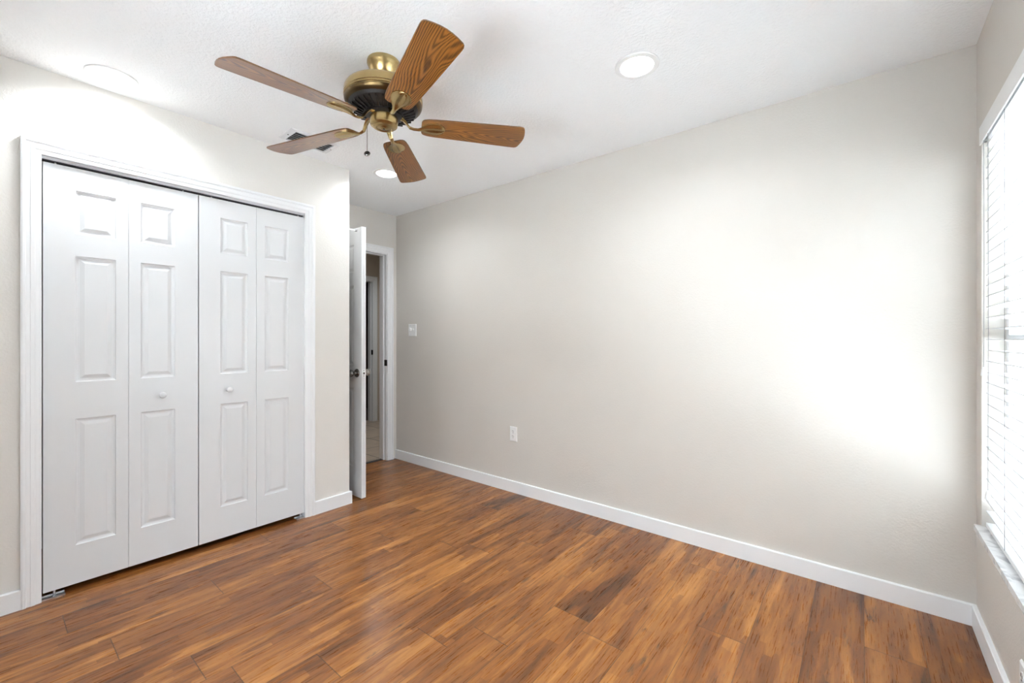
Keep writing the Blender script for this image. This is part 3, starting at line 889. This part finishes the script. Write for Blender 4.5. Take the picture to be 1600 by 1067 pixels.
# ------------------------------------------------------------ blind
BY0, BY1 = WY0 + 0.012, WY1 - 0.014
bl = empty('window_blind', (XR + 0.035, (BY0 + BY1) / 2, WZ0 + 0.022))
tag(bl, 'white horizontal slat blind hanging in the window', 'window blind')
bx, by, bz = bl.location
def bb(name, mat, items, parent=bl, bev=0.0):
    return boxes(name, mat, [((a[0] - bx, a[1] - by, a[2] - bz), (b[0] - bx, b[1] - by, b[2] - bz)) for a, b in items], parent, bev)
bb('headrail', 'slatwhite', [((XR + 0.012, BY0, 1.995), (XR + 0.062, BY1, 2.040))])
bb('valance', 'slatwhite', [((XR - 0.008, BY0 - 0.008, 1.978), (XR - 0.002, BY1 + 0.006, 2.048))], bev=0.0015)
bb('valance_clip', 'cord', [((XR - 0.002, BY1 - 0.012, 1.985), (XR + 0.012, BY1 - 0.002, 2.042))])
random.seed(2)
SLX = 0.034          # slat centre behind the wall face
PITCH_S = 0.0425
nsl = 35
slat_me = None
tilt = R(4.0)
def slat_mesh():
    bm = bmesh.new()
    hw, t = 0.0245, 0.0017
    prof = []
    for k in range(9):
        s = -1 + 2 * k / 8
        prof.append((s * hw, 0.0022 * (1 - s * s) + t))
    for k in range(9):
        s = 1 - 2 * k / 8
        prof.append((s * hw, 0.0022 * (1 - s * s) - t))
    hl = (BY1 - BY0) / 2 - 0.004
    sweep(bm, prof, [((0, -hl, 0), (1, 0, 0), (0, 0, 1)), ((0, hl, 0), (1, 0, 0), (0, 0, 1))])
    return bm
ztop = 1.965
for k in range(nsl):
    z = ztop - k * PITCH_S
    if slat_me is None:
        s = build('slat', slat_mesh(), 'slat', bl, True); slat_me = s.data
    else:
        s = bpy.data.objects.new('slat', slat_me); COL.objects.link(s); s.parent = bl
    s.location = (XR + SLX - bx, 0, z - bz)
    s.rotation_euler = (0, tilt + R(random.uniform(-1.2, 1.2)), 0)
zlast = ztop - (nsl - 1) * PITCH_S
bb('bottom_rail', 'slatwhite', [((XR + SLX - 0.025, BY0 + 0.003, WZ0 + 0.030), (XR + SLX + 0.025, BY1 - 0.003, WZ0 + 0.046))], bev=0.003)
for yy in (BY1 - 0.30, BY1 - 0.80, BY0 + 0.12):
    bm = bmesh.new()
    for dx in (-0.026, 0.026):
        tube(bm, [(XR + SLX + dx - bx, yy - by, 1.995 - bz), (XR + SLX + dx - bx, yy - by, WZ0 + 0.046 - bz)], 0.0009, 6)
    build('ladder_cord', bm, 'cord', bl)
# tilt cord with a small tassel near the left end, and a lift cord hanging low
def hang(y, z, name, x=XR - 0.0045):
    bm = bmesh.new()
    tube(bm, [(x - bx, y - by, 1.980 - bz), (x - bx + 0.001, y - by, (z + 1.99) / 2 - bz), (x - bx, y - by, z + 0.03 - bz)], 0.0011, 6)
    c = build(name, bm, 'cord', bl)
    bm = bmesh.new()
    lathe(bm, [(0.0, 0.034), (0.004, 0.034), (0.0055, 0.028), (0.0085, 0.004), (0.0085, 0.0), (0, 0)], 16, Matrix.Translation((x - bx, y - by, z - bz)))
    t = build('tassel', bm, 'slatwhite', c, True)
hang(BY1 - 0.055, 1.06, 'tilt_cord')
hang(BY1 - 0.130, 0.60, 'lift_cord')

# ------------------------------------------------------------ outdoors
struct(boxes('ground', 'yard', [((0.49, -0.58, -0.35), (14, 14, -0.30)), ((-9, -10, -0.35), (14, -0.58, -0.30))]), 'pale ground outside the window', 'ground')
def board_fence(x, y, rz, half, h, label, mat):
    t = empty('yard_fence', (x, y, -0.30), rz)
    tag(t, label, 'fence', 'yard fences')
    boxes('rail', mat, [((0.02, -half, 0.3), (0.06, half, 0.38)), ((0.02, -half, h - 0.3), (0.06, half, h - 0.22))], t)
    bd = []
    y = -half
    while y < half:
        bd.append(((0.0, y, 0.03), (0.02, y + 0.135, h))); y += 0.15
    boxes('board_panel', mat, bd, t)
    return t
board_fence(3.3, 2.0, 0.0, 6.0, 1.55, 'pale board fence outside the window behind the blind', 'palefence')
board_fence(-1.4, -4.2, R(-90), 8.0, 3.2, 'tall dark board fence added behind the viewer to block low light', 'fence')  # unseen, put in dark to hold back low light at the windows
nh = empty('neighbor_house', (5.0, 3.0, -0.30))
tag(nh, 'pale brick house beyond the fence outside the window', 'house')
boxes('wall_body', 'brick', [((0, -7, 0), (5, 7, 3.3))], nh)
boxes('roof', 'fence', [((-0.4, -7.4, 3.3), (5.4, 7.4, 3.45)), ((0.6, -7.0, 3.45), (4.4, 7.0, 4.2))], nh)
